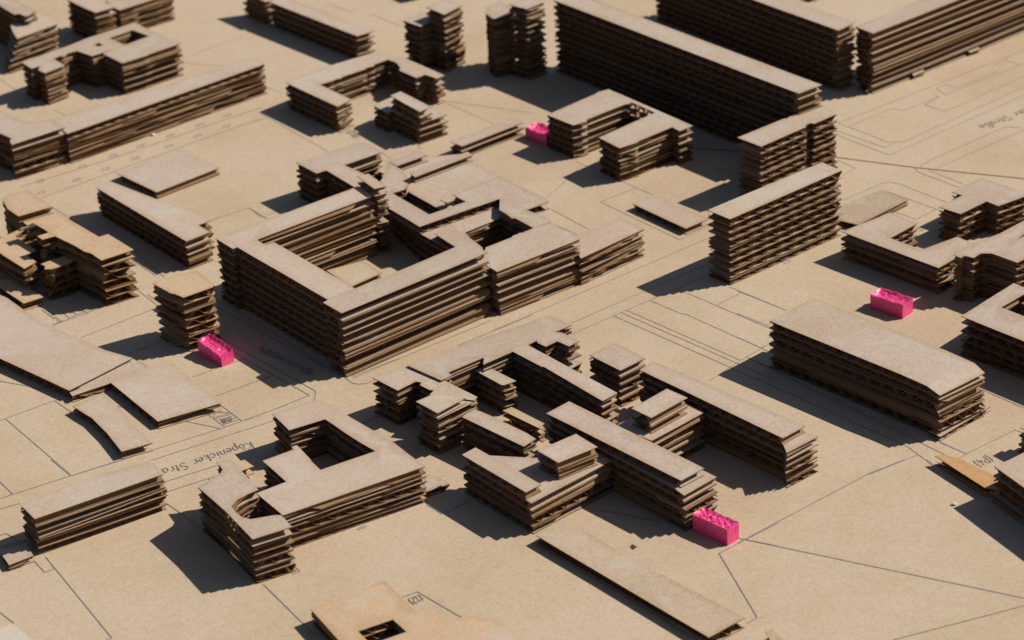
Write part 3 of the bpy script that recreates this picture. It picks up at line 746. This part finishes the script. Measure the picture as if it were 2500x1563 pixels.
def densify(loop, step):
    out = []
    n = len(loop)
    for i in range(n):
        a, c = Vector(loop[i]), Vector(loop[(i + 1) % n])
        k = max(1, int(round((c - a).length / step)))
        for j in range(k):
            out.append(a.lerp(c, j / k))
    return out

def inside(p, loops):
    c = False
    for lp in loops:
        n = len(lp)
        for i in range(n):
            a, b = lp[i], lp[(i + 1) % n]
            if (a[1] > p[1]) != (b[1] > p[1]) and p[0] < (b[0] - a[0]) * (p[1] - a[1]) / (b[1] - a[1]) + a[0]:
                c = not c
    return c

def sheet2d(loops):
    """triangulated flat sheet with holes: points, triangles, border edges"""
    V, E, inner = [], [], []
    for lp in loops:
        q = densify(lp, 0.16)
        s = len(V)
        V += q
        E += [(s + i, s + (i + 1) % len(q)) for i in range(len(q))]
        for i in range(len(q)):                     # a second ring 4 mm inside the cut, for the scorched rim
            tg = (q[(i + 1) % len(q)] - q[i - 1]).normalized()
            for sg in (0.036, -0.036):
                p = q[i] + Vector((-tg.y, tg.x)) * sg
                if inside(p, loops) and all((p - c).length > 0.02 for c in q[max(0, i - 2):i + 3]):
                    inner.append(p)
    x0, x1 = min(p.x for p in V), max(p.x for p in V)
    y0, y1 = min(p.y for p in V), max(p.y for p in V)
    g = 0.3
    i = 0
    y = y0 + 0.11
    while y < y1:
        x = x0 + (0.07 if i % 2 else 0.22)
        while x < x1:
            if inside((x, y), loops):
                V.append(Vector((x, y)))
            x += g
        y += g
        i += 1
    V += inner
    res = delaunay_2d_cdt(V, E, [], 0, 1e-5)
    pts = res[0]
    tris = [t for t in res[2] if inside((sum(pts[i].x for i in t) / len(t), sum(pts[i].y for i in t) / len(t)), loops)]
    cnt = {}
    fixed = []
    for t in tris:
        t = list(t)
        ar = sum(pts[t[k]].x * pts[t[(k + 1) % len(t)]].y - pts[t[(k + 1) % len(t)]].x * pts[t[k]].y for k in range(len(t)))
        if ar < 0:
            t.reverse()
        fixed.append(t)
        for k in range(len(t)):
            e = (t[k], t[(k + 1) % len(t)])
            cnt[e] = cnt.get(e, 0) + 1
    border = [e for e in cnt if (e[1], e[0]) not in cnt]
    return pts, fixed, border

def grid_angle(loop):
    """direction of the plan's main edges, folded to within 45 degrees of X"""
    sx = sy = 0.0
    n = len(loop)
    for i in range(n):
        a, b = Vector(loop[i]), Vector(loop[(i + 1) % n])
        dd = b - a
        th = math.atan2(dd.y, dd.x) * 4
        sx += dd.length * math.cos(th)
        sy += dd.length * math.sin(th)
    return math.atan2(sy, sx) / 4

def make_warp(rn, amp):
    ws = []
    for _ in range(3):
        an = rn.uniform(0, math.tau)
        k = math.tau / rn.uniform(1.2, 4.5)
        ws.append((k * math.cos(an), k * math.sin(an), rn.uniform(0, math.tau), amp * rn.uniform(0.3, 1.0)))
    return ws

def ev(ws, x, y):
    return sum(a * math.sin(kx * x + ky * y + ph) for kx, ky, ph, a in ws)

def build_stack(root, t, seed, zbase):
    rn = random.Random(seed)
    n = t['n']
    z0, z1 = t['z0'], t['z1']
    H = (z1 - z0) / n
    peel = t.get('peel', 0)
    ox, oy, oz = root.location
    loops_top = [t['p']] + t.get('holes', [])
    base = t.get('b')
    ang = grid_angle(t['p'])
    cx = sum(p[0] for p in t['p']) / len(t['p'])
    cy = sum(p[1] for p in t['p']) / len(t['p'])
    ymin = min(p[1] for p in t['p'])
    flat = None if base else sheet2d(loops_top)
    # heights of the glued joints between the sheets
    hs = [0.0]
    for k in range(n):
        hs.append(hs[-1] + H * rn.uniform(0.9, 1.1))
    hs = [z0 + h * (z1 - z0) / hs[-1] for h in hs]
    amp = 0.0024 * (1.6 if peel else 1.0)
    warps = [make_warp(rn, amp * (0 if k == 0 else (0.6 if k == n else 1.0))) for k in range(n + 1)]
    gaps = [make_warp(rn, 0.0045 * (2.4 if peel else 1.0)) for k in range(n + 1)]
    droop = t.get('droop')

    def zj(k, x, y):
        z = hs[k] + ev(warps[k], x, y)
        if droop and k >= n - 2:
            s = max(0.0, 1.0 - (y - ymin) / 0.2)
            z -= 0.020 * s * s * (1.0 if k == n else 0.4 if k == n - 1 else 0.1)
        return z

    def gap(k, x, y):
        return max(0.0, ev(gaps[k], x, y) - 0.004) if 0 < k < n else 0.0

    tint = PAPER_TINTS[t.get('tint')]
    jb = rn.uniform(0.95, 1.05)
    dirs = t.get('d', 'x')
    for k in range(n):
        fr = (k + 1) / n
        if base:
            lp = [[(b[0] + (a[0] - b[0]) * fr, b[1] + (a[1] - b[1]) * fr) for a, b in zip(t['p'], base)]]
            pts, tris, border = sheet2d(lp)
            loops = lp
        else:
            pts, tris, border = flat
            loops = loops_top
        top = k == n - 1
        j = 0.0026
        dx, dy = rn.gauss(0, j), rn.gauss(0, j)
        rot = 0.0 if top else rn.gauss(0, 0.0012)
        cr, sr = math.cos(rot), math.sin(rot)
        if top:
            dx = dy = 0.0

        def place(p):
            x, y = p[0] - cx, p[1] - cy
            return cx + x * cr - y * sr + dx, cy + x * sr + y * cr + dy
        # two liners
        verts, faces, mi = [], [], []
        bset = set(i for e in border for i in e)
        for up in (0, 1):
            s0 = len(verts)
            sh = rn.uniform(-0.002, 0.002) if not (top and up) else 0.0
            m_ = len(pts)
            low = []
            for i, p in enumerate(pts):
                x, y = place(p)
                if i in bset:
                    jit = 0.0005 if top and up else 0.0008
                    x += rn.gauss(0, jit) + sh
                    y += rn.gauss(0, jit) + sh
                if up:
                    zt = zj(k + 1, x, y) - gap(k + 1, x, y)
                    zb = zt - LINER
                else:
                    zb = zj(k, x, y) + 0.0002
                    zt = zb + LINER
                verts.append((x - ox, y - oy, zt - oz))
                low.append((x - ox, y - oy, zb - oz))
            verts += low
            for tr in tris:
                faces.append([s0 + i for i in tr])
                faces.append([s0 + m_ + i for i in reversed(tr)])
                mi += [0, 0]
            for a, b in border:
                faces.append((s0 + b, s0 + a, s0 + m_ + a, s0 + m_ + b))
                mi.append(1)
        kk = jb * rn.uniform(0.93, 1.04)
        if top:
            colr = tuple(c * jb for c in tint)
        else:
            w = rn.uniform(0.15, 0.85)
            colr = tuple((c * (1 - w) + e * w) * kk for c, e in zip(tint, (0.32, 0.195, 0.095)))  # lower sheets vary browner, darkened further to paint in wall shade
        layer = link('roof_sheet' if top else 'cardboard_layer', verts, faces, None, root, colr, mats=[M_PAPER, M_EDGE], midx=mi)
        at = layer.data.attributes.new('rim', 'FLOAT', 'POINT')
        one = [1.0 if i in bset else 0.0 for i in range(len(pts))]
        at.data.foreach_set('value', one * 4)
        # fluting
        dch = dirs[k] if k < len(dirs) else dirs[-1]
        th = ang + (0 if dch == 'x' else math.pi / 2)
        ux, uy = math.cos(th), math.sin(th)
        L2 = [[place(p) for p in lp_] for lp_ in loops]
        R = [[(x * ux + y * uy, -x * uy + y * ux) for x, y in lp_] for lp_ in L2]
        edges = []
        for lp_ in R:
            m2 = len(lp_)
            for i in range(m2):
                a, b = lp_[i], lp_[(i + 1) % m2]
                if abs(a[1] - b[1]) > 1e-6:
                    edges.append((a, b) if a[1] < b[1] else (b, a))
        vmin = min(p[1] for lp_ in R for p in lp_) + rn.choice((0.0, 0.002, 0.006, 0.012, 0.02, 0.034))
        vmax = max(p[1] for lp_ in R for p in lp_) - rn.choice((0.0, 0.002, 0.006, 0.012, 0.02, 0.034))
        seg = 10 if dch == 'y' else 6
        pitch = t.get('pitch', PITCH) * rn.uniform(0.95, 1.1)
        ph = rn.uniform(0, math.tau)
        st = pitch / seg
        fv, ff, fm = [], [], []
        FT = 0.0016
        inA, inB = rn.uniform(-0.001, 0.003), rn.uniform(-0.001, 0.003)
        wob = make_warp(rn, 0.5)
        v0 = vmin
        while v0 < vmax:
            v1 = min(v0 + st, vmax)
            vm = 0.5 * (v0 + v1)
            xs = []
            for a, b in edges:
                if a[1] <= vm < b[1]:
                    g = (b[0] - a[0]) / (b[1] - a[1])
                    xm = a[0] + g * (vm - a[1])
                    g = max(-3.0, min(3.0, g))
                    xs.append((xm, xm + g * (v0 - vm), xm + g * (v1 - vm)))
            xs.sort()
            for e0, e1 in zip(xs[0::2], xs[1::2]):
                a0, a1 = e0[1] + inA, e0[2] + inA
                b0, b1 = e1[1] - inB, e1[2] - inB
                if b0 - a0 < 0.004 or b1 - a1 < 0.004:
                    continue
                ns = max(1, int((b0 - a0) / 0.45 + 0.7))
                s0 = len(fv)
                for q in range(ns + 1):
                    f_ = q / ns
                    for vv, aa, bb in ((v0, a0, b0), (v1, a1, b1)):
                        s = aa + (bb - aa) * f_
                        x, y = s * ux - vv * uy, s * uy + vv * ux
                        ww = 0.5 + 0.5 * math.sin(vv / pitch * math.tau + ph + 0.5 * ev(wob, x, y))
                        zl = zj(k, x, y) + LINER
                        zh = zj(k + 1, x, y) - gap(k + 1, x, y) - LINER
                        z = zl + FT + (zh - zl - 2 * FT) * ww
                        fv.append((x - ox, y - oy, z + FT - oz))
                        fv.append((x - ox, y - oy, z - FT - oz))
                for q in range(ns):
                    i = s0 + 4 * q
                    ff.append((i, i + 4, i + 6, i + 2))
                    ff.append((i + 1, i + 3, i + 7, i + 5))
                    fm += [0, 0]
                i = s0
                ff.append((i, i + 2, i + 3, i + 1))
                i = s0 + 4 * ns
                ff.append((i, i + 1, i + 3, i + 2))
                fm += [1, 1]
            v0 = v1
        if ff:
            kf = rn.uniform(0.85, 1.1)
            link('fluting', fv, ff, None, layer, tuple(c * kf for c in (0.27, 0.155, 0.066)), mats=[M_FLUTE, M_EDGE], midx=fm)  # brown fluting, its colour darkened further to stand in for wall shade

for bi, b in enumerate(BUILDINGS):
    t0 = b['tiers'][0]
    root = bpy.data.objects.new(b['name'], None)
    root.empty_display_size = 0.1
    C.objects.link(root)
    zb = min(t['z0'] for t in b['tiers'])
    root.location = (sum(p[0] for p in t0['p']) / len(t0['p']), sum(p[1] for p in t0['p']) / len(t0['p']), zb)
    root['label'] = b['label']
    root['category'] = b['cat']
    root['group'] = 'cardboard buildings of the city model'
    for ti, t in enumerate(b['tiers']):
        build_stack(root, t, bi * 31 + ti * 7 + 3, zb)

# ------------------------------------------------------------------ pink painted blocks
for i, pb in enumerate(PINK):
    rn = random.Random(70 + i)
    P = [Vector(p) for p in pb['p']]            # left, front, right, back corner at the foot
    h, stl = pb['h'], pb['style']
    nu, nv = 26, 14                             # along left-front, along front-right
    cx = sum(p.x for p in P) / 4
    cy = sum(p.y for p in P) / 4
    pits = [(rn.uniform(0.12, 0.88), rn.uniform(0.12, 0.88), rn.uniform(0.03, 0.08)) for _ in range(26)]
    w1 = make_warp(rn, 0.5)
    w2 = make_warp(rn, 0.5)

    def top(u, v):
        """trough between curled rims, broken by small pits"""
        e = min(u, 1 - u) * 1.6
        ev_ = min(v, 1 - v)
        rim = max(0.0, 1 - min(e, ev_) / 0.16)
        if stl == 1:                            # slopes down to the street, curled lip along the far edge
            z = h * (1.0 - 0.30 * u * u) - 0.010 * (1 - rim) * math.sin(math.pi * v)
            z += 0.007 * max(0.0, 1 - (1 - v) / 0.2) + 0.006 * v
        elif stl == 3:
            z = h - 0.006 * (1 - rim)
        else:
            z = h - 0.016 * (1 - rim ** 1.5) * math.sin(math.pi * max(0.05, min(0.95, v))) - 0.004
        dp = 0.0
        for pu, pv, pr in pits:
            dd = math.hypot((u - pu) * 1.9, v - pv)
            if dd < pr:
                dp = max(dp, (1 - dd / pr))
        z -= dp * (0.012 if stl == 3 else 0.008) * (1 - rim)
        return z + 0.0035 * rim * ev(w1, u * 9, v * 5) + 0.0022 * ev(w2, u * 14, v * 8)
    verts, faces = [], []
    for a in range(nu + 1):
        for c in range(nv + 1):
            u, v = a / nu, c / nv
            p = (P[0] * (1 - u) + P[1] * u) * (1 - v) + (P[3] * (1 - u) + P[2] * u) * v
            verts.append((p.x - cx, p.y - cy, top(u, v)))
    idx = lambda a, c: a * (nv + 1) + c
    for a in range(nu):
        for c in range(nv):
            faces.append((idx(a, c), idx(a + 1, c), idx(a + 1, c + 1), idx(a, c + 1)))
    ring = [idx(a, 0) for a in range(nu + 1)] + [idx(nu, c) for c in range(1, nv + 1)] + [idx(a, nv) for a in range(nu - 1, -1, -1)] + [idx(0, c) for c in range(nv - 1, 0, -1)]
    rows = [ring]
    for lev in (0.8, 0.5, 0.2, 0.0):
        s = len(verts)
        for r_ in ring:
            x, y, z = verts[r_]
            k = 1.0 + rn.gauss(0, 0.006)
            verts.append((x * k, y * k, z * lev))
        rows.append(list(range(s, s + len(ring))))
    for ra, rb in zip(rows, rows[1:]):
        for q in range(len(ring)):
            q2 = (q + 1) % len(ring)
            faces.append((ra[q2], ra[q], rb[q], rb[q2]))
    faces.append(list(reversed(rows[-1])))
    bm = bmesh.new()
    me = bpy.data.meshes.new('pink_block')
    me.from_pydata(verts, [], faces)
    bm.from_mesh(me)
    bmesh.ops.recalc_face_normals(bm, faces=bm.faces)
    bm.to_mesh(me)
    bm.free()
    me.materials.append(M_PINK)
    o = bpy.data.objects.new('pink_block', me)
    C.objects.link(o)
    o.location = (cx, cy, 0.0)
    o['label'] = pb['label']
    o['category'] = 'painted block'
    o['group'] = 'pink painted blocks'

# ------------------------------------------------------------------ loose paper crumbs on the board
for i, (x, y, lab) in enumerate(CRUMBS):
    rn = random.Random(400 + i)
    bm = bmesh.new()
    bmesh.ops.create_icosphere(bm, subdivisions=2, radius=0.0075)
    for v in bm.verts:
        k = 1.0 + rn.uniform(-0.35, 0.45)
        v.co = Vector((v.co.x * k * 1.5, v.co.y * k, v.co.z * k * 0.7))
    zmin = min(v.co.z for v in bm.verts)
    for v in bm.verts:
        v.co.z -= zmin + 0.0005
    me = bpy.data.meshes.new('paper_crumb')
    bm.to_mesh(me)
    bm.free()
    me.materials.append(M_BOARD)
    o = bpy.data.objects.new('paper_crumb', me)
    C.objects.link(o)
    o.location = (x, y, 0.0)
    o.rotation_euler.z = rn.uniform(0, 3)
    o.color = (0.78, 0.72, 0.62, 1.0)
    o['label'] = lab
    o['category'] = 'paper crumb'
    o['group'] = 'loose paper crumbs on the board'
